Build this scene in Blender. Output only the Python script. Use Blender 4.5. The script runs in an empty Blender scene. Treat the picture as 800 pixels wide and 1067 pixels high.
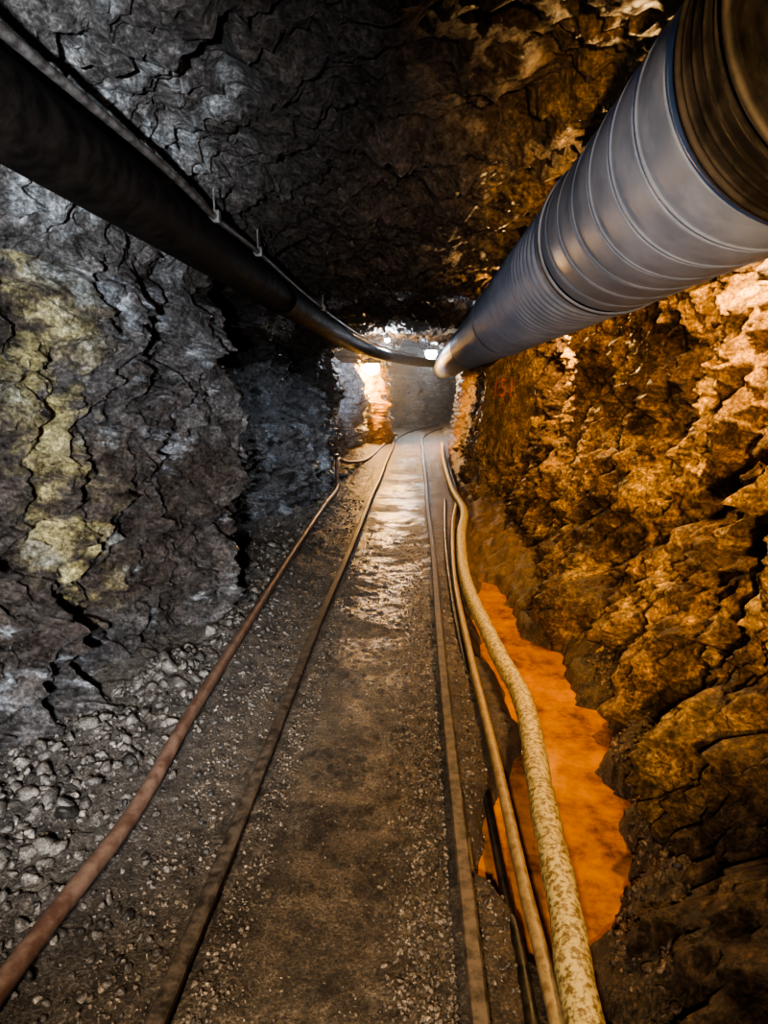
import bpy, math, random
import numpy as np
from mathutils import Vector
random.seed(3); rng=np.random.default_rng(3)
scene=bpy.context.scene
# ---------------------------------------------------------------- noise
def _h(ix,iy,iz,seed):
    with np.errstate(over='ignore'):
        n=(ix.astype(np.int64)*374761393+iy.astype(np.int64)*668265263+iz.astype(np.int64)*2147483647+seed*974634777)&0xFFFFFFFF
        n=((n^(n>>13))*1274126177)&0xFFFFFFFF
        n=((n^(n>>16))*2246822519)&0xFFFFFFFF
        n=n^(n>>15)
    return n
def vnoise(P,seed=0):
    F=np.floor(P); f=P-F; f=f*f*(3-2*f); I=F.astype(np.int64); r=0
    for dx in (0,1):
        wx=f[:,0] if dx else 1-f[:,0]
        for dy in (0,1):
            wy=f[:,1] if dy else 1-f[:,1]
            for dz in (0,1):
                wz=f[:,2] if dz else 1-f[:,2]
                r=r+wx*wy*wz*(_h(I[:,0]+dx,I[:,1]+dy,I[:,2]+dz,seed)/4294967295.0)
    return r*2-1
def fbm(P,o=4,seed=0,g=.5):
    r=0;a=1;s=0
    for i in range(o):
        r=r+a*vnoise(P*(2.03**i)+17.3*i,seed+i);s+=a;a*=g
    return r/s
def facet(P,seed=0,k=28.,off=.35):
    I=np.floor(P).astype(np.int64); n=len(P)
    num=np.zeros(n);den=np.full(n,1e-12)
    for dx in (-1,0,1):
        for dy in (-1,0,1):
            for dz in (-1,0,1):
                c=I+np.array([dx,dy,dz])
                h=_h(c[:,0],c[:,1],c[:,2],seed); h2=_h(c[:,0],c[:,1],c[:,2],seed+77)
                jx=(h&1023)/1023.;jy=((h>>10)&1023)/1023.;jz=((h>>20)&1023)/1023.
                D=P-(c+np.stack([jx,jy,jz],1))
                d=(D**2).sum(1)
                v=off*((h2&255)/255.-.5)+(D[:,0]*(((h2>>8)&255)/255.-.5)+D[:,1]*(((h2>>16)&255)/255.-.5)+D[:,2]*(((h2>>24)&255)/255.-.5))*2.2
                w=np.exp(-k*d); num+=w*v; den+=w
    return num/den
def sstep(a,b,x):
    t=np.clip((x-a)/(b-a),0,1); return t*t*(3-2*t)
def gs(x,c,w): return np.exp(-((x-c)/w)**2)

# ---------------------------------------------------------------- tunnel plan
YL=[-3.5,1,2.2,2.8,3.4,4,4.6,4.9,5.4,6.6,7.4,8.2,10,12,14,15.7,16.0,17.7,18.1,19,19.8,20.3,22,25,25.8,26.3,28,30,33,36]
WL=[1.55,1.75,1.85,1.62,1.42,1.30,1.28,1.6,2.4,2.3,1.70,1.42,1.42,1.60,1.75,1.85,1.38,1.40,.85,.85,.85,2.6,3.6,3.4,1.0,.12,-.5,-1.6,-3.5,-6]
YR=[-3.5,1,1.5,2,3.4,4.7,6,8.1,8.7,9.3,11,15,20,24,27,30,33,36]
WRb=[.85,.66,.72,.86,1.06,.88,.92,1.15,.95,.78,.9,1.0,1.1,1.35,2.1,3.6,5.5,8]
WRt=[1.5,1.5,1.5,1.5,1.55,1.55,1.5,1.42,1.14,.90,1.12,1.4,1.4,1.5,2.2,3.7,5.6,8.1]
def wl(y,z):
    w=np.interp(y,YL,WL)
    w=w + .07*np.sin(y*1.7+z*1.3)*sstep(5,7,y)*sstep(15,14,y) - .06*sstep(.9,0,z)*np.where(y<22,1,0)*(1-gs(y,4.2,1.3)) + .10*gs(y,4.4,.9)*sstep(.8,0,z) + .14*gs(y,4.2,1.2)*sstep(1.2,2.1,z)
    top=1.35+.30*np.sin(y*1.9)-.45*sstep(9,7,y)
    return w + .55*sstep(6.6,7.4,y)*sstep(12.5,11,y)*sstep(top-.3,top+.2,z)
def wr(y,z):
    t=.55*sstep(0.0,.9,z)+.45*sstep(.7,1.8,z)
    return np.interp(y,YR,WRb)*(1-t)+np.interp(y,YR,WRt)*t
ZS=2.05
def rise(y): return np.interp(y,[-3,2,6,10,16,20,26,36],[.72,.66,.58,.62,.75,.95,1.3,1.2])
def rows():
    ys=[-3.5];
    while ys[-1]<36:
        y=ys[-1]
        if y<1.2: s=.05
        elif y<4.5: s=.012
        else: s=.012*(y/4.5)**1.15
        ys.append(y+s)
    return np.array(ys)
Y=rows(); print('rows',len(Y))
def disp(P,side):
    w1=np.stack([vnoise(P*1.1,11),vnoise(P*1.1,12),vnoise(P*1.1,13)],1)
    w=np.stack([fbm(P*4,3,11),fbm(P*4,3,12),fbm(P*4,3,13)],1)
    Q=P+w1*.10+w*.022
    a=math.radians(32)*(1 if side==0 else (-.6 if side==1 else 0))
    y=Q[:,1]*math.cos(a)-Q[:,2]*math.sin(a); z=Q[:,1]*math.sin(a)+Q[:,2]*math.cos(a)
    sq=.65 if side<2 else 1.
    R=np.stack([Q[:,0],y,z*sq],1)
    f1=facet(R/.62,1,9,.35)
    f2=facet(R/.25+5,2,13,.4)
    f3=facet(R/.10+9,3,16,.6)
    f4=facet(R*np.array([1,1,1.5])/.045+9,4,22,.8)
    am={0:(.26,.17,.095,.034),1:(.19,.13,.075,.030),2:(.15,.10,.055,.024)}[side]
    bil=np.abs(fbm(R*3.2,4,25))
    d=.12*fbm(P*.9,3,5)+am[0]*f1+am[1]*f2+am[2]*f3+am[3]*f4+.026*fbm(P*12,4,7)+.10*(bil-.2)*(1 if side<2 else .6)
    rd=1-np.abs(fbm(R*1.6,4,21)); am2={0:.4,1:.6,2:.15}[side]
    d+= am2*.12*(rd-.85)
    if side==1:
        m=gs(P[:,1],8.75,.7)*gs(P[:,2],1.4,.75)
        d=d*(1-.93*np.clip(m*1.7,0,1))-.04
    if side==0: d=d-.05*sstep(.6,.1,P[:,2])
    return d
def grid_mesh(name,V,nr,nc,cols=None,flip=False,attrs=None):
    i=np.arange(nr-1)[:,None]*nc+np.arange(nc-1)[None,:]; i=i.ravel()
    q=np.stack([i,i+1,i+nc+1,i+nc],1)
    if flip:q=q[:,::-1]
    me=bpy.data.meshes.new(name)
    me.vertices.add(len(V)); me.vertices.foreach_set('co',V.astype(np.float32).ravel())
    me.loops.add(q.size); me.loops.foreach_set('vertex_index',q.astype(np.int32).ravel())
    me.polygons.add(len(q)); me.polygons.foreach_set('loop_start',np.arange(0,q.size,4,dtype=np.int32))
    me.polygons.foreach_set('use_smooth',np.ones(len(q),bool))
    me.update(calc_edges=True); me.validate()
    if cols is not None:
        a=me.color_attributes.new('Tint','FLOAT_COLOR','POINT')
        a.data.foreach_set('color',np.concatenate([cols,np.ones((len(V),1))],1).astype(np.float32).ravel())
    if attrs is not None:
        a=me.attributes.new('Wet','FLOAT','POINT'); a.data.foreach_set('value',attrs.astype(np.float32))
    ob=bpy.data.objects.new(name,me); scene.collection.objects.link(ob); return ob
def mixc(a,b,t): return a*(1-t[:,None])+np.array(b)[None,:]*t[:,None]
def push(P,xc,side):
    tz=np.minimum(P[:,2],1.55)
    N=np.stack([xc-P[:,0],np.zeros(len(P)),tz-P[:,2]],1)
    N/=np.linalg.norm(N,axis=1)[:,None]
    d=disp(P,side)
    Pn=P+N*d[:,None]
    for cx,cz,rr in ((.78,2.1,.36),(-1.02,2.17,.17)):
        m=P[:,1]<22
        D=np.hypot(Pn[:,0]-cx,Pn[:,2]-cz); m&=D<rr
        sx=np.hypot(P[:,0]-cx,P[:,2]-cz)+1e-4
        ex=(P[:,0]-cx)/sx; ez=(P[:,2]-cz)/sx
        Pn[m,0]=cx+ex[m]*rr; Pn[m,2]=cz+ez[m]*rr
    return Pn
nW=210
zs=np.linspace(-.4,ZS,nW)
# left wall
yy=np.repeat(Y,nW); zz=np.tile(zs,len(Y))
xc=np.interp(yy,YR,WRt)*.5-np.interp(yy,YL,WL)*.5
P=np.stack([-wl(yy,zz),yy,zz],1); PL=push(P,xc,0)
n1=fbm(PL*1.3,4,31); n2=fbm(PL*4,4,32); n3=fbm(PL*11,3,33); n4=fbm(PL*25,3,34)
col=np.tile([.125,.114,.110],(len(PL),1))
col=mixc(col,[.075,.058,.048],sstep(-.1,.35,n1))
col=mixc(col,[.032,.028,.027],sstep(.1,.35,n3+.5*n4)*.6)
col=mixc(col,[.42,.44,.46],sstep(.22,.66,n2+.6*n3+.6*n4)*.75)
cent=np.interp(zz,[0,.4,1,1.5,2,2.5],[3.32,3.26,3.10,2.98,2.83,2.65])
st=gs(yy,cent-.20*n1,.20)*sstep(-.25,.45,n2+.9*n3+.8*n4+.05)*sstep(.25,.6,zz)
col=mixc(col,[.42,.35,.16],np.clip(st*1.0,0,.9))
far=sstep(6.8,8,yy)*sstep(14.6,14,yy); col=mixc(col,[.085,.088,.10],far*.8)  # blue-grey cast of cool lamplight put into the slab colour
col=mixc(col,[.30,.34,.40],far*sstep(.05,.45,n2+.6*n3)*sstep(1.7,1.3,zz)*.7)  # paler cool-lit patches painted on the lower outcrop
col=mixc(col,[.28,.32,.38],sstep(14.5,15.5,yy)*sstep(17.4,17,yy)*.8)  # cool light on this facet is part of its colour
rec_shade=np.maximum(sstep(4.7,5.1,yy)*sstep(7.2,6.8,yy),sstep(4.8,5.2,yy)*sstep(13,11,yy)*sstep(1.3,1.7,zz)); col=mixc(col,[.022,.02,.02],rec_shade*.85)  # shade in the recess and above the outcrop, painted into the rock colour
col=mixc(col,[.40,.21,.06],sstep(17.4,17.8,yy)*sstep(20.3,20,yy)*.95)  # warm glow of the alcove lamp tinted into the rock face
col=mixc(col,[.035,.032,.032],sstep(20.2,20.6,yy)*sstep(26.5,26,yy)*.9)  # darkness of the side opening put into the rock colour
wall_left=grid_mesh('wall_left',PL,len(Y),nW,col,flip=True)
# right wall
P=np.stack([wr(yy,zz),yy,zz],1); PR=push(P,xc,1)
n1=fbm(PR*1.3,4,41); n2=fbm(PR*3.5,4,42); n3=fbm(PR*11,3,43); n4=fbm(PR*28,3,44)
col=np.tile([.33,.185,.060],(len(PR),1))
col=mixc(col,[.11,.063,.033],sstep(-.05,.3,n1+.4*n3))
col=mixc(col,[.54,.335,.115],sstep(.0,.4,n2+.4*n3+.3*n4)*.85)
col=mixc(col,[.045,.03,.018],sstep(.12,.38,n4+.4*n3)*.65)
col=mixc(col,[.28,.18,.10],sstep(7.5,9,yy)*.6)
col=mixc(col,[.05,.030,.020],sstep(2.2,1.7,yy+.3*n1)*sstep(1.0,.6,zz+.2*n1)*.85)  # shadow in the near lower corner painted as a dark brown tint
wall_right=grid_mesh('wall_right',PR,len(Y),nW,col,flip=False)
# ceiling
nC=190
aa=np.linspace(0,math.pi,nC)
yy=np.repeat(Y,nC); al=np.tile(aa,len(Y))
wL=wl(yy,ZS+0*yy); wR=wr(yy,ZS+0*yy); mid=(wR-wL)/2; hw=(wR+wL)/2
ca=np.cos(al); sa=np.sin(al)
x=mid-hw*np.sign(ca)*np.abs(ca)**.85; z=ZS+rise(yy)*np.abs(sa)**.8
xc=np.interp(yy,YR,WRt)*.5-np.interp(yy,YL,WL)*.5
P=np.stack([x,yy,z],1)
tb=sstep(.25,0,al)[:,None]; tr=sstep(math.pi-.25,math.pi,al)[:,None]
PC=push(P,xc,2)*(1-tb-tr)+push(P,xc,0)*tb+push(P,xc,1)*tr
n1=fbm(PC*1.3,4,51); n2=fbm(PC*4,4,52); n3=fbm(PC*11,3,53)
lf_lit=sstep(-.55,-1.05,PC[:,0]+.25*n1)*sstep(4.6,3.4,yy); rt=sstep(.1,.8,PC[:,0])  # left mask: pool of light near the camera, painted as brighter rock
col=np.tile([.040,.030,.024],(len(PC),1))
col=mixc(col,[.12,.108,.10],lf_lit)
col=mixc(col,[.42,.43,.43],lf_lit*sstep(.05,.45,n2+.5*n3)*.8)
col=mixc(col,[.14,.085,.034],rt)
col=mixc(col,[.026,.019,.015],sstep(0,.4,n1)*.7*(1-lf_lit))
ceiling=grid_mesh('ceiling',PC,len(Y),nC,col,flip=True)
# floor
def floor_z(x,y):
    P=np.stack([x,y,np.zeros_like(x)],1)
    z=.018*fbm(P*2.2,4,61)+.012*fbm(P*9,3,62)*sstep(14,6,y)+.008*fbm(P*30,2,60)*sstep(8,5,y)
    side=sstep(-.72,-1.25,x)
    z=z+side*(.07+.05*fbm(P*3.1,4,63)+.05*np.abs(fbm(P*8,3,65))+.03*fbm(P*22,3,69))
    z=z-.012*np.exp(-((x+.22)/.25)**2)
    L=np.interp(y,[-3,1.35,1.6,1.9,2.3,2.55,2.8,3.4,3.8,4.5,5,6.5,9,14,18],[.62,.55,.32,.20,.22,.36,.46,.47,.36,.38,.45,.52,.62,.7,.9])+.06*fbm(P*4.5,3,64)
    R=np.interp(y,[-3,1.35,1.7,2.2,3.4,4.7,6,9,14,18],[.63,.56,.54,.78,.97,.72,.70,.76,.8,.9])+.18*fbm(P*4.5,4,66)
    dd=np.minimum(x-L,R-x)
    z=z-(.20-.10*sstep(4.6,5.6,y))*sstep(-.03,.09,dd)
    rim=sstep(.02,.2,x-R); z=z+rim*(.10+.06*fbm(P*9,3,67)+.03*fbm(P*25,2,66))
    return z
nF=280
Yf=Y[Y>-3.4]
u=np.linspace(0,1,nF)
yy=np.repeat(Yf,nF); uu=np.tile(u,len(Yf))
x=-(np.interp(yy,YL,WL)+.3)*(1-uu)+(np.interp(yy,YR,WRb)+.3)*uu
z=floor_z(x,yy)
PF=np.stack([x,yy,z],1)
n1=fbm(PF*2,4,71); n2=fbm(PF*7,4,72); n3=fbm(PF*24,3,73)
col=np.tile([.20,.158,.112],(len(PF),1))
col=mixc(col,[.095,.073,.053],sstep(0,.35,n1+.3*n3)*.8)
cen=np.exp(-((x+.22)/.27)**2)
col=mixc(col,[.32,.245,.16],cen*sstep(-.2,.3,n2)*.6)
col=mixc(col,[.13,.117,.104],sstep(-.6,-1.0,x)*.8)
col=mixc(col,[.13,.08,.036],sstep(.15,.3,x)*.9)
col=mixc(col,[.22,.12,.04],sstep(.3,.45,x)*sstep(4,5.5,yy)*.8)
col=mixc(col,[.18,.165,.155],cen*sstep(3.5,7,yy)*.8)
col=mixc(col,[.06,.048,.038],sstep(.1,.3,n3)*.5)
wet=cen*sstep(-.25,.3,n1+.8*n2+.5*n3)*(.35+.5*sstep(2.4,4.5,yy))*(1-.45*sstep(9,14,yy))
floor=grid_mesh('floor',PF,len(Yf),nF,col,flip=True,attrs=wet)

# ---------------------------------------------------------------- materials
def mat(name):
    m=bpy.data.materials.new(name); m.use_nodes=True
    nt=m.node_tree; return m,nt,nt.nodes['Principled BSDF']
def N(nt,t,**k):
    n=nt.nodes.new(t)
    for a,b in k.items():
        if a in n.inputs.keys(): n.inputs[a].default_value=b
        else: setattr(n,a,b)
    return n
def ramp(nt,stops):
    r=nt.nodes.new('ShaderNodeValToRGB'); e=r.color_ramp.elements
    while len(e)<len(stops): e.new(.5)
    for s,(p,c) in zip(e,stops): s.position=p; s.color=(*c,1) if len(c)==3 else c
    return r
def rock_mat(name,scale=1,rough=(.42,.85),bump=.6,spec=.5,wet=False,lo=.35,hi=1.75,bd=.02,speck=1.,vs=26):
    m,nt,b=mat(name); L=nt.links.new
    g=N(nt,'ShaderNodeNewGeometry')
    at=N(nt,'ShaderNodeAttribute',attribute_name='Tint')
    n1=N(nt,'ShaderNodeTexNoise',Scale=8*scale,Detail=10,Roughness=.75,Distortion=.3); L(g.outputs['Position'],n1.inputs['Vector'])
    n2=N(nt,'ShaderNodeTexNoise',Scale=60*scale,Detail=6,Roughness=.75); L(g.outputs['Position'],n2.inputs['Vector'])
    v=N(nt,'ShaderNodeTexVoronoi',Scale=vs*scale); v.feature='F1'
    wv=N(nt,'ShaderNodeMix'); wv.data_type='RGBA'; wv.inputs[0].default_value=.06
    L(g.outputs['Position'],wv.inputs[6]); L(n1.outputs['Color'],wv.inputs[7]); L(wv.outputs[2],v.inputs['Vector'])
    r1=ramp(nt,[(.34,(lo,)*3),(.5,(.9,)*3),(.64,(hi,)*3)]); L(n1.outputs['Fac'],r1.inputs[0])
    r2=ramp(nt,[(.38,(1-.6*speck,)*3),(.52,(1.,)*3),(.64,(1+1.0*speck,)*3)]); L(n2.outputs['Fac'],r2.inputs[0])
    m1=N(nt,'ShaderNodeMix'); m1.data_type='RGBA'; m1.blend_type='MULTIPLY'; m1.inputs[0].default_value=1
    L(at.outputs['Color'],m1.inputs[6]); L(r1.outputs[0],m1.inputs[7])
    m2=N(nt,'ShaderNodeMix'); m2.data_type='RGBA'; m2.blend_type='MULTIPLY'; m2.inputs[0].default_value=1
    L(m1.outputs[2],m2.inputs[6]); L(r2.outputs[0],m2.inputs[7]); L(m2.outputs[2],b.inputs['Base Color'])
    rr=N(nt,'ShaderNodeMapRange'); rr.inputs[1].default_value=.35; rr.inputs[2].default_value=.65; rr.inputs[3].default_value=rough[0]; rr.inputs[4].default_value=rough[1]
    L(n1.outputs['Fac'],rr.inputs[0])
    if wet:
        wa=N(nt,'ShaderNodeAttribute',attribute_name='Wet')
        mm=N(nt,'ShaderNodeMix'); L(wa.outputs['Fac'],mm.inputs[0]); L(rr.outputs[0],mm.inputs[2]); mm.inputs[3].default_value=.25
        L(mm.outputs[0],b.inputs['Roughness'])
        L(wa.outputs['Fac'],b.inputs['Coat Weight']); b.inputs['Coat Roughness'].default_value=.24
    else: L(rr.outputs[0],b.inputs['Roughness'])
    b.inputs['Specular IOR Level'].default_value=spec
    ad=N(nt,'ShaderNodeMath',operation='ADD'); mu=N(nt,'ShaderNodeMath',operation='MULTIPLY'); mu.inputs[1].default_value=.45
    L(n2.outputs['Fac'],mu.inputs[0]); L(n1.outputs['Fac'],ad.inputs[0]); L(mu.outputs[0],ad.inputs[1])
    a2=N(nt,'ShaderNodeMath',operation='ADD'); m3=N(nt,'ShaderNodeMath',operation='MULTIPLY'); m3.inputs[1].default_value=.5
    L(v.outputs['Distance'],m3.inputs[0]); L(ad.outputs[0],a2.inputs[0]); L(m3.outputs[0],a2.inputs[1])
    bp=N(nt,'ShaderNodeBump',Strength=bump,Distance=bd); L(a2.outputs[0],bp.inputs['Height']); L(bp.outputs[0],b.inputs['Normal'])
    if wet:
        b2=N(nt,'ShaderNodeBump',Strength=.8,Distance=.008); L(ad.outputs[0],b2.inputs['Height']); L(b2.outputs[0],b.inputs['Coat Normal'])
    return m
wall_left.data.materials.append(rock_mat('rock_grey',rough=(.20,.58),bump=1,bd=.05,spec=.9))
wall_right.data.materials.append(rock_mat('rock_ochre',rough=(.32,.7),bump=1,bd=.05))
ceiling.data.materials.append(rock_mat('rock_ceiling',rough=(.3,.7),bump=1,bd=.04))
floor.data.materials.append(rock_mat('mud_floor',scale=1.6,rough=(.38,.72),bump=1,wet=True,lo=.55,hi=1.45,bd=.018,speck=1,vs=70,spec=.7))

def simple(name,c1,c2,scale=8,rough=(.4,.7),metal=0,bump=.3,stretch=None,spec=.5,pos=(.4,.6)):
    m,nt,b=mat(name); L=nt.links.new
    g=N(nt,'ShaderNodeNewGeometry')
    n1=N(nt,'ShaderNodeTexNoise',Scale=scale,Detail=8,Roughness=.65)
    if stretch:
        mp=N(nt,'ShaderNodeMapping'); mp.inputs['Scale'].default_value=stretch; L(g.outputs['Position'],mp.inputs[0]); L(mp.outputs[0],n1.inputs['Vector'])
    else: L(g.outputs['Position'],n1.inputs['Vector'])
    r=ramp(nt,[(pos[0],c1),(pos[1],c2)]); L(n1.outputs['Fac'],r.inputs[0]); L(r.outputs[0],b.inputs['Base Color'])
    rr=N(nt,'ShaderNodeMapRange'); rr.inputs[1].default_value=.35; rr.inputs[2].default_value=.65; rr.inputs[3].default_value=rough[0]; rr.inputs[4].default_value=rough[1]
    L(n1.outputs['Fac'],rr.inputs[0]); L(rr.outputs[0],b.inputs['Roughness'])
    b.inputs['Metallic'].default_value=metal; b.inputs['Specular IOR Level'].default_value=spec
    bp=N(nt,'ShaderNodeBump',Strength=bump,Distance=.005); L(n1.outputs['Fac'],bp.inputs['Height']); L(bp.outputs[0],b.inputs['Normal'])
    return m
M_duct=simple('duct_blue_grey',(.108,.145,.24),(.165,.207,.32),5,(.40,.56),.10,.15)
M_ductdark=simple('duct_collar_dark',(.006,.0055,.0055),(.022,.019,.018),9,(.5,.75),.1,.3)
M_black=simple('black_pipe',(.005,.004,.0035),(.014,.010,.008),12,(.55,.8),0,.4,spec=.15)
M_cable=simple('grey_conduit',(.05,.044,.04),(.13,.12,.11),20,(.4,.6),.2,.3)
M_rail=simple('rail_rust',(.055,.044,.034),(.17,.13,.095),25,(.42,.65),.2,.6)
M_hoseL=simple('hose_red_brown',(.11,.06,.042),(.20,.13,.095),14,(.4,.6),0,.4)
M_hoseB=simple('hose_mud_mottled',(.20,.13,.05),(.58,.45,.20),60,(.45,.7),0,.5,pos=(.42,.55))
M_hoseS=simple('hose_tan',(.22,.14,.065),(.36,.25,.12),30,(.35,.6),0,.4)
M_hoseD=simple('hose_black',(.012,.01,.008),(.04,.028,.015),20,(.3,.6),0,.3)
M_metal=simple('dark_steel',(.03,.03,.03),(.10,.09,.08),30,(.4,.6),.6,.2)
M_red=simple('red_paint',(.50,.12,.05),(.60,.17,.07),40,(.6,.8),0,.2)
M_stone=rock_mat('gravel_stone',scale=2.5,rough=(.4,.8),bump=.4,bd=.004)
m,nt,b=mat('ochre_water'); b.inputs['Roughness'].default_value=.07
n=N(nt,'ShaderNodeTexNoise',Scale=4.5,Detail=8,Roughness=.72); g=N(nt,'ShaderNodeNewGeometry'); nt.links.new(g.outputs['Position'],n.inputs['Vector'])
r=ramp(nt,[(.36,(.15,.055,.012)),(.49,(.42,.16,.018)),(.63,(.60,.24,.027))]); nt.links.new(n.outputs['Fac'],r.inputs[0]); nt.links.new(r.outputs[0],b.inputs['Base Color'])
bp=N(nt,'ShaderNodeBump',Strength=.10,Distance=.01); nt.links.new(n.outputs['Fac'],bp.inputs['Height']); nt.links.new(bp.outputs[0],b.inputs['Normal'])
M_water=m

# ---------------------------------------------------------------- helpers
def catmull(pts,step=.04):
    pts=[Vector(p) for p in pts]; P=[pts[0]*2-pts[1]]+pts+[pts[-1]*2-pts[-2]]; out=[]
    for i in range(1,len(P)-2):
        p0,p1,p2,p3=P[i-1:i+3]; n=max(2,int((p2-p1).length/step))
        for k in range(n):
            t=k/n; out.append(.5*((2*p1)+(p2-p0)*t+(2*p0-5*p1+4*p2-p3)*t*t+(3*p1-p0-3*p2+p3)*t**3))
    out.append(P[-2]); return out
def sweep(name,path,prof,mt,closed=True,caps=True,smooth=True,scalef=None,parent=None):
    nP=len(prof); V=[]; F=[]
    for i,p in enumerate(path):
        d=(path[min(i+1,len(path)-1)]-path[max(i-1,0)]).normalized()
        s=d.cross(Vector((0,0,1)))
        s=s.normalized() if s.length>.05 else Vector((1,0,0)); up=s.cross(d).normalized()
        k=scalef(i,p) if scalef else 1
        for a,bb in prof: V.append(p+s*a*k+up*bb*k)
    for i in range(len(path)-1):
        for j in range(nP):
            j2=(j+1)%nP
            F.append((i*nP+j,i*nP+j2,(i+1)*nP+j2,(i+1)*nP+j))
    if caps: F.append(tuple(range(nP))[::-1]); F.append(tuple((len(path)-1)*nP+j for j in range(nP)))
    me=bpy.data.meshes.new(name); me.from_pydata(V,[],F); me.update()
    if smooth: me.polygons.foreach_set('use_smooth',[True]*len(me.polygons))
    me.materials.append(mt); ob=bpy.data.objects.new(name,me); scene.collection.objects.link(ob)
    if parent: ob.parent=parent
    return ob
def circ(r,n=16): return [(r*math.cos(-2*math.pi*i/n),r*math.sin(-2*math.pi*i/n)) for i in range(n)]
def empty(name,loc=(0,0,0)):
    e=bpy.data.objects.new(name,None); e.location=loc; e.empty_display_size=.1; scene.collection.objects.link(e); return e
def fz(x,y): return float(floor_z(np.array([x],float),np.array([y],float))[0])

# ---------------------------------------------------------------- rails
track=empty('mine_railway_track')
prof=[(-.040,0),(-.040,.008),(-.008,.016),(-.007,.05),(-.022,.056),(-.023,.076),(-.017,.082),(.017,.082),(.023,.076),(.022,.056),(.007,.05),(.008,.016),(.040,.008),(.040,0)]
prof=[(a,b_-.025) for a,b_ in prof]
prof=prof[::-1]
bend=lambda y: 0 if y<19 else (y-19)**2*.018
for nm,x0 in (('rail_1',-.60),('rail_2',.155)):
    path=[Vector((x0+bend(y)+.006*math.sin(y*1.3+x0),y,.004*math.sin(y*2.1))) for y in np.arange(-3.2,32,.12)]
    sweep(nm,path,prof,M_rail,smooth=False,parent=track)
def box(V,F,c,s,rot=0,jit=0):
    o=len(V); cr,sr=math.cos(rot),math.sin(rot)
    for dz in (-1,1):
        for dx,dy in ((-1,-1),(1,-1),(1,1),(-1,1)):
            x=dx*s[0]/2;y=dy*s[1]/2
            V.append((c[0]+x*cr-y*sr+random.uniform(-jit,jit),c[1]+x*sr+y*cr+random.uniform(-jit,jit),c[2]+dz*s[2]/2+random.uniform(-jit,jit)))
    for f in ((3,2,1,0),(4,5,6,7),(0,1,5,4),(1,2,6,5),(2,3,7,6),(3,0,4,7)): F.append(tuple(o+i for i in f))

# ---------------------------------------------------------------- hoses
def hose(name,pts,r,mt,n=16):
    path=catmull(pts,.03); return sweep(name,path,circ(r,n),mt)
lh=[(-.95,-2.5),(-1.02,0),(-.99,1.33),(-.96,2.03),(-.98,2.68),(-1.02,3.86),(-1.05,5.43),(-1.10,7.87),(-1.12,9.4)]
hose('water_hose',[(x,y,fz(x,y)+.035) for x,y in lh]+[(-1.17,9.9,.25),(-1.2,10.3,.42),(-1.15,11.5,.25),(-1.0,14,.06),(-.85,18,.04)],.029,M_hoseL)
bh=[(.34,-2.5,.06),(.36,0,.07),(.395,1.29,.075),(.42,1.62,.085),(.45,2.15,.09),(.50,2.89,.09),(.45,3.59,.08),(.385,4.96,.07),(.45,6.53,.07),(.57,7.88,.08),(.53,9.9,.07),(.58,14.2,.06),(.7,18,.06)]
def bsc(i,p): return 1+.03*math.sin(p.y*22)+.02*math.sin(p.y*61)
sweep('drainage_hose',catmull(bh,.02),circ(.047,20),M_hoseB,scalef=bsc)
sh=[(.28,-2.5,.03),(.33,0,.03),(.342,1.337,.04),(.335,1.79,.035),(.33,2.55,.035),(.313,3.57,.035),(.315,5.13,.03),(.41,7.26,.03),(.575,9.3,.04),(.62,12,.03)]
sweep('drainage_hose.001',catmull(sh,.03),circ(.021,14),M_hoseS)
dh=[(.24,-2,.02),(.29,1.3,.0),(.29,1.8,-.04),(.285,2.4,-.05),(.29,3.2,-.02),(.27,4.5,.01),(.30,6.5,.015),(.4,9,.02)]
sweep('drainage_hose.002',catmull(dh,.03),circ(.017,12),M_hoseD)

# ---------------------------------------------------------------- overhead pipe + cable
pp=[(-1.02,-3.2,2.17),(-1.02,2,2.17),(-1.02,6,2.17),(-1.0,9,2.17),(-.9,12,2.18),(-.55,15,2.18),(0,17.6,2.18),(.42,19.2,2.2)]
po=empty('overhead_pipe')
path=catmull(pp,.06); sweep('pipe_body',path,circ(.115,28),M_black,parent=po)
for yf in (.2,5.2):
    sweep('flange',[Vector((-1.02,yf+d,2.17)) for d in (-.03,-.029,.029,.03)],circ(.128,24),M_black,parent=po)
cb=[(-1.0,-3.2,2.31),(-.97,1,2.31),(-.95,2.6,2.315),(-.95,3.3,2.29),(-.955,4.2,2.305),(-.96,5.6,2.295),(-.95,8,2.30),(-.86,11,2.31),(-.6,14,2.31),(0,17.2,2.31)]
po2=empty('overhead_conduit')
sweep('conduit_body',catmull(cb,.04),circ(.015,12),M_cable,parent=po2)
for y,x,z in ((3.3,-.95,2.29),(4.2,-.955,2.305),(7.0,-.95,2.30)):
    V=[];F=[]
    box(V,F,(x,y,z),(.05,.035,.055)); box(V,F,(x,y,z+.07),(.008,.008,.12)); 
    me=bpy.data.meshes.new('clamp'); me.from_pydata(V,[],F); me.materials.append(M_cable); ob=bpy.data.objects.new('clamp',me); scene.collection.objects.link(ob); ob.parent=po2

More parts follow.
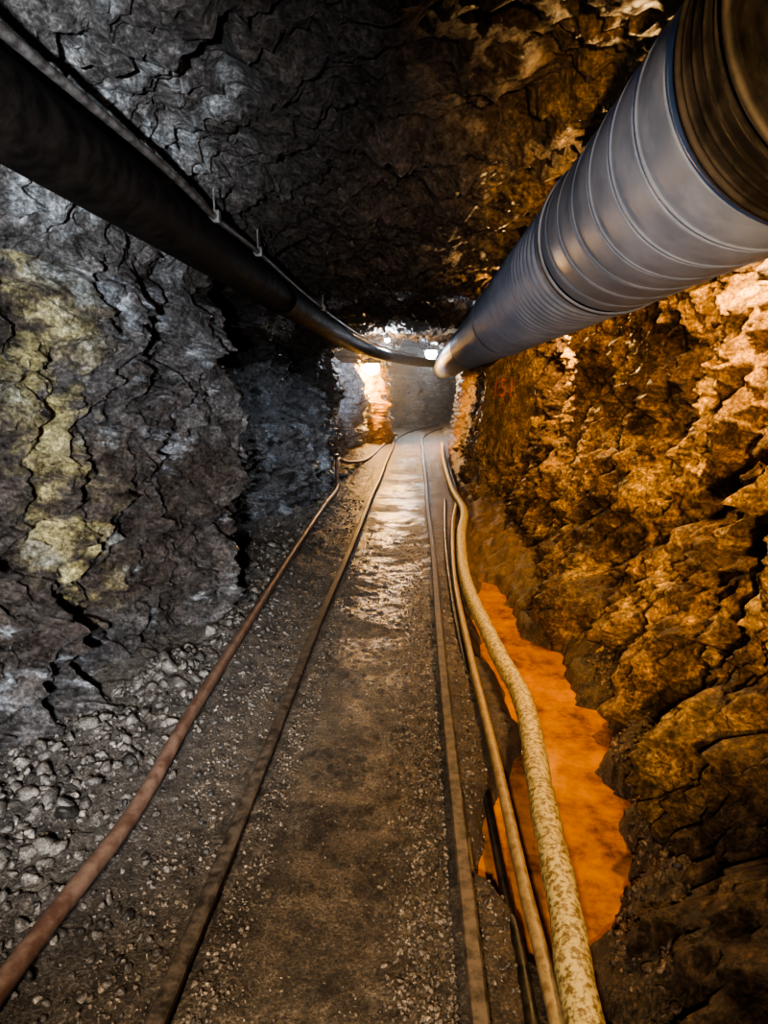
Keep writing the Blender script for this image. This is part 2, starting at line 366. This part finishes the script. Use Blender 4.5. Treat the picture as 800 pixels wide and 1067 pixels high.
# ---------------------------------------------------------------- ventilation duct
duct=empty('ventilation_duct')
def revolve(name,ys,rad,mt,nth=128):
    th=np.linspace(0,2*math.pi,nth+1)
    yy=np.repeat(ys,nth+1); tt=np.tile(th,len(ys))
    r=rad(yy,tt)
    cx=.78+.006*np.sin(yy*.8); cz=2.10+.008*np.sin(yy*.6+1)
    V=np.stack([cx+r*np.cos(tt),yy,cz+r*np.sin(tt)],1)
    ob=grid_mesh(name,V,len(ys),nth+1,flip=True); ob.data.materials.append(mt); ob.parent=duct; return ob
def r_smooth(y,t):
    ph=(y/.21+t/(2*math.pi))%1
    return .298+.0035*np.exp(-((ph-.5)/.03)**2)-.003*np.exp(-((ph-.60)/.03)**2)+.003*np.sin(3*t+y*4)
def r_rib(y,t):
    ph=(y/.10+t/(2*math.pi))%1
    return .296+.007*np.cos(2*math.pi*ph)+.002*np.sin(3*t+y*3)
revolve('section_1',np.arange(1.38,2.84,.004),r_smooth,M_duct)
k=2
for a,bb in ((2.90,6.0),(6.05,10),(10.05,14.5),(14.55,20.8)):
    revolve('section_%d'%k,np.arange(a,bb,.008 if a<9 else .02),r_rib,M_duct,96); k+=1
revolve('section_0',np.arange(-3.2,1.22,.02),r_smooth,M_ductdark)
def r_col(y,t):
    return .311+.003*np.exp(-((((y-1.16)/.045)%1-.5)/.12)**2)+.008*np.exp(-((y-1.385)/.01)**2)+.008*np.exp(-((y-1.19)/.01)**2)
revolve('collar_near',np.arange(1.16,1.41,.002),r_col,M_ductdark,160)
for c in (2.87,6.02,10.02,14.52):
    revolve('collar_joint',np.linspace(c-.035,c+.035,16),lambda y,t,c=c: .300+.010*np.exp(-((y-c+.02)/.012)**2)+.010*np.exp(-((y-c-.02)/.012)**2),M_duct)
    revolve('collar_gap',np.linspace(c-.014,c+.014,4),lambda y,t: .309+0*y,M_ductdark)
V=[];F=[]
for y in (0.4,3.0,6.1,9.5,12.5,16,19.5):
    box(V,F,(.78,y,2.50),(.012,.03,.22))
me=bpy.data.meshes.new('hanger_straps'); me.from_pydata(V,[],F); me.materials.append(M_metal); ob=bpy.data.objects.new('hanger_straps',me); scene.collection.objects.link(ob); ob.parent=duct

# ---------------------------------------------------------------- water
nx,ny=12,40
xs=np.linspace(.14,1.12,nx); ysw=np.linspace(1.4,6,ny)
V=np.stack([np.tile(xs,ny),np.repeat(ysw,nx),np.full(nx*ny,-.105)],1)
wobj=grid_mesh('ditch_water',V,ny,nx,flip=True); wobj.data.materials.append(M_water)

# ---------------------------------------------------------------- gravel
import bmesh
def tmpl(seed):
    bm=bmesh.new(); bmesh.ops.create_icosphere(bm,subdivisions=2,radius=1)
    V=np.array([v.co[:] for v in bm.verts]); Fc=np.array([[v.index for v in f.verts] for f in bm.faces]); bm.free()
    f=facet(V*1.1+seed*7.1,seed,28,1.0); V=V*(1+.40*f)[:,None]
    r=np.random.default_rng(seed); 
    for _ in range(6):
        n=r.normal(size=3); n/=np.linalg.norm(n); d=V@n; m=d>.6; V[m]-=np.outer(d[m]-.6,n)
    return V*np.array([1,.8,.6]),Fc
T=[tmpl(s) for s in range(10)]
def stones(name,X,Yp,S,cols,sink=.3):
    Z=floor_z(X,Yp); Vs=[];Fs=[];Cs=[];o=0
    for i in range(len(X)):
        V,Fc=T[i%10]; q=rng.normal(size=4); q/=np.linalg.norm(q); w,x,y,z=q
        R=np.array([[1-2*(y*y+z*z),2*(x*y-z*w),2*(x*z+y*w)],[2*(x*y+z*w),1-2*(x*x+z*z),2*(y*z-x*w)],[2*(x*z-y*w),2*(y*z+x*w),1-2*(x*x+y*y)]])
        Vs.append((V*S[i])@R.T+np.array([X[i],Yp[i],Z[i]+S[i]*sink])); Fs.append(Fc+o); o+=len(V)
        Cs.append(np.tile(cols[i],(len(V),1)))
    V=np.concatenate(Vs);Fc=np.concatenate(Fs);C=np.concatenate(Cs)
    me=bpy.data.meshes.new(name); me.vertices.add(len(V)); me.vertices.foreach_set('co',V.astype(np.float32).ravel())
    me.loops.add(Fc.size); me.loops.foreach_set('vertex_index',Fc.astype(np.int32).ravel())
    me.polygons.add(len(Fc)); me.polygons.foreach_set('loop_start',np.arange(0,Fc.size,3,dtype=np.int32)); me.update(calc_edges=True)
    a=me.color_attributes.new('Tint','FLOAT_COLOR','POINT'); a.data.foreach_set('color',np.concatenate([C,np.ones((len(V),1))],1).astype(np.float32).ravel())
    me.materials.append(M_stone); ob=bpy.data.objects.new(name,me); scene.collection.objects.link(ob); return ob
def rc(n,base,var=.4):
    return np.array(base)[None,:]*(1+var*rng.normal(size=(n,1))).clip(.3,2)
n=7500; Yp=1.0+rng.random(n)**1.6*8; X=-.68-rng.random(n)**.75*(np.interp(Yp,YL,WL).clip(0,1.85)-.12-.68); S=.004+.020*rng.random(n)**3.5*1.3; S*=np.where(X<-1.05,1.35,.8)
big=rng.random(n)<.016; S=np.where(big&(X<-1.1),S+.045,S)
stones('rubble_stones',X,Yp,S,rc(n,(.105,.094,.083)),.0)
X1=-.54+rng.normal(size=2600)*.055; Y1=1.1+rng.random(2600)**1.3*4.5
X2=.04+rng.normal(size=3600)*.06; X2=np.minimum(X2,.11); Y2=1.1+rng.random(3600)**1.6*4
X3=-.76+rng.normal(size=1600)*.06; Y3=1.1+rng.random(1600)**1.2*6
X4=.24+rng.normal(size=800)*.03; Y4=1+rng.random(800)*4
X5=-.5+rng.random(2600)*.58; Y5=1.1+rng.random(2600)**1.3*6
X=np.concatenate([X1,X2,X3,X4,X5]);Yp=np.concatenate([Y1,Y2,Y3,Y4,Y5]); ok=(np.abs(X+.6)>.045)&(np.abs(X-.155)>.035); X=X[ok];Yp=Yp[ok]; n=len(X)
S=.003+.009*rng.random(n)**1.5; S=np.where((X>-.45)&(X<-.1),S*.6,S)
stones('track_gravel',X,Yp,S,rc(n,(.15,.12,.09)),.1)
n=1400; Yp=1.0+rng.random(n)*2.6; X=np.interp(Yp,[1,1.6,2.2,3.4],[.55,.58,.80,1.0])+rng.random(n)*.28-.04; stones('rubble_stones.001',X,Yp,.006+.018*rng.random(n)**2,rc(n,(.09,.055,.03)),.0)

# ---------------------------------------------------------------- painted number
from mathutils.bvhtree import BVHTree
bvh=BVHTree.FromPolygons([tuple(v) for v in PR],[tuple(p.vertices) for p in wall_right.data.polygons])
tc=bpy.data.curves.new('num','FONT'); tc.body='151'; tc.size=1; tc.resolution_u=3
to=bpy.data.objects.new('num',tc); scene.collection.objects.link(to); bpy.context.view_layer.update()
me=bpy.data.meshes.new_from_object(to.evaluated_get(bpy.context.evaluated_depsgraph_get())); bpy.data.objects.remove(to)
bm=bmesh.new(); bm.from_mesh(me); bmesh.ops.triangulate(bm,faces=bm.faces)
for _ in range(4): bmesh.ops.subdivide_edges(bm,edges=[e for e in bm.edges if e.calc_length()>.05],cuts=1); bmesh.ops.triangulate(bm,faces=bm.faces)
D=Vector((0,1,0))
for v in bm.verts:
    a,c=v.co.x,v.co.y
    o=Vector((1.0+a*.15+c*.02,7.0,1.40+c*.33))
    h=bvh.ray_cast(o,D)
    v.co=(h[0]+Vector((-.010,-.012,0))) if h[0] else (o+D*2)
bm.to_mesh(me); bm.free(); me.materials.clear(); me.materials.append(M_red)
ob=bpy.data.objects.new('painted_number',me); scene.collection.objects.link(ob)

# ---------------------------------------------------------------- lamps
def lamp(name,loc,col,watt,str_,r=.06,aim=None):
    e=empty(name,loc)
    m,nt,b=mat(name+'_glow'); b.inputs['Emission Color'].default_value=(*col,1); b.inputs['Emission Strength'].default_value=str_
    bm=bmesh.new(); bmesh.ops.create_uvsphere(bm,u_segments=20,v_segments=14,radius=r)
    for v in bm.verts:
        if v.co.z>0: v.co.x*=1-.45*(v.co.z/r)**2; v.co.y*=1-.45*(v.co.z/r)**2; v.co.z*=1.3
    me=bpy.data.meshes.new('bulb'); bm.to_mesh(me); bm.free(); me.materials.append(m)
    me.polygons.foreach_set('use_smooth',[True]*len(me.polygons))
    o=bpy.data.objects.new('bulb',me); o.parent=e; scene.collection.objects.link(o)
    pr=[(0,.17),(.022,.17),(.03,.14),(.03,.075),(.075,.06),(.085,.03),(.08,.03),(.03,.065)]
    V=[];F=[]; n=20
    for a in range(n):
        t=2*math.pi*a/n
        for rr,z in pr: V.append((rr*r/.06*math.cos(t),rr*r/.06*math.sin(t),z*r/.06))
    for a in range(n):
        for j in range(len(pr)-1):
            F.append((a*len(pr)+j,((a+1)%n)*len(pr)+j,((a+1)%n)*len(pr)+j+1,a*len(pr)+j+1))
    me=bpy.data.meshes.new('hood'); me.from_pydata(V,[],F); me.materials.append(M_metal)
    o=bpy.data.objects.new('hood',me); o.parent=e; scene.collection.objects.link(o)
    l=bpy.data.lights.new(name+'_light','SPOT' if aim else 'POINT'); l.energy=watt; l.color=col; l.shadow_soft_size=r*1.3
    lo=bpy.data.objects.new('light_source',l); lo.parent=e; lo.location=(0,0,-r*1.6); scene.collection.objects.link(lo)
    if aim:
        l.spot_size=math.radians(105); l.spot_blend=.6; lo.location=(-.1,0,0)
        lo.rotation_euler=(Vector(aim)-Vector(loc)).to_track_quat('-Z','Y').to_euler()
    return e
WARM=(1,.62,.26); COOL=(.84,.915,1)
lamp('tunnel_lamp',(-1.12,17.2,2.02),(1,.53,.15),620,240,.18)
lamp('tunnel_lamp.001',(.46,22.5,2.62),(.80,.90,1),180,300,.18)
lamp('hidden_lamp',(.82,8.6,2.56),(.80,.90,1),330,6,.05,aim=(-1.6,9.3,.6))  # unseen lamp above the duct, added to light the left slabs
lamp('tunnel_lamp.005',(-.62,14.4,2.50),(.78,.89,1),190,120,.05)
lamp('hidden_lamp.001',(1.22,3.1,2.30),WARM,180,20,.04)  # unseen lamp behind the duct, placed to light the right wall
lamp('hidden_lamp.002',(1.20,6.4,2.32),WARM,220,20,.04)  # second unseen lamp behind the duct, for the wall farther in
def spot(name,loc,tgt,col,w,ang,blend,r=.08):
    e=empty(name,loc)
    l=bpy.data.lights.new(name+'_l','SPOT'); l.energy=w; l.color=col; l.spot_size=math.radians(ang); l.spot_blend=blend; l.shadow_soft_size=r
    o=bpy.data.objects.new('light_source',l); o.parent=e; scene.collection.objects.link(o)
    d=Vector(tgt)-Vector(loc); o.rotation_euler=d.to_track_quat('-Z','Y').to_euler()
spot('fill_spot',(-.15,-.50,1.42),(-1.5,3.0,1.45),COOL,1300,72,.9,.03)  # unseen fill light behind the camera, added for the left wall
spot('fill_spot.001',(.10,-.6,1.42),(1.25,3.9,1.55),WARM,950,54,.6,.04)  # unseen warm fill from behind the camera onto the right wall
spot('fill_spot.002',(-.3,-1.2,2.0),(-.3,2.8,0),(1,.84,.66),680,60,1,.1)  # unseen fill added to brighten the near floor
spot('fill_spot.003',(-.6,-.2,1.3),(.8,3.2,2.0),(.80,.89,1),160,40,.9,.06)  # unseen cool fill added to light the duct

# thin haze volume at the far end of the drift, added for lamp glow
bm=bmesh.new(); bmesh.ops.create_cube(bm,size=1)
for v in bm.verts: v.co=Vector((v.co.x*8-.6,v.co.y*20+21,v.co.z*5+2.1))
me=bpy.data.meshes.new('glow_haze'); bm.to_mesh(me); bm.free()
m=bpy.data.materials.new('glow_haze'); m.use_nodes=True; nt=m.node_tree; nt.nodes.remove(nt.nodes['Principled BSDF'])
vs=nt.nodes.new('ShaderNodeVolumeScatter'); vs.inputs['Density'].default_value=.008; vs.inputs['Anisotropy'].default_value=.6
nt.links.new(vs.outputs[0],nt.nodes['Material Output'].inputs['Volume']); me.materials.append(m)
ob=bpy.data.objects.new('glow_haze',me); scene.collection.objects.link(ob)

for nm,y,fl in (('wall_back',-3.45,False),('wall_far',35.8,True)):
    g=40; a=np.linspace(-9 if y>0 else -2.4,10 if y>0 else 2.4,g); c=np.linspace(-.5,4,g)
    X=np.tile(a,g); Z=np.repeat(c,g); P=np.stack([X,np.full(g*g,y),Z],1); P[:,1]+=.2*fbm(P*1.5,3,90)
    o=grid_mesh(nm,P,g,g,np.tile([.1,.08,.07],(g*g,1)),flip=fl); o.data.materials.append(wall_left.data.materials[0])

w=bpy.data.worlds.new('World'); scene.world=w; w.use_nodes=True
w.node_tree.nodes['Background'].inputs[0].default_value=(.02,.018,.016,1); w.node_tree.nodes['Background'].inputs[1].default_value=.1

cam=bpy.data.cameras.new('camera'); co=bpy.data.objects.new('camera',cam); scene.collection.objects.link(co); scene.camera=co
cam.sensor_fit='VERTICAL'; cam.sensor_height=36; cam.lens=36*700/1067; cam.clip_start=.02
co.location=(0,0,1.5); co.rotation_euler=(math.radians(90-10.4),0,math.radians(2.73))
try: scene.view_settings.look='AgX - High Contrast'
except Exception as e: print(e)
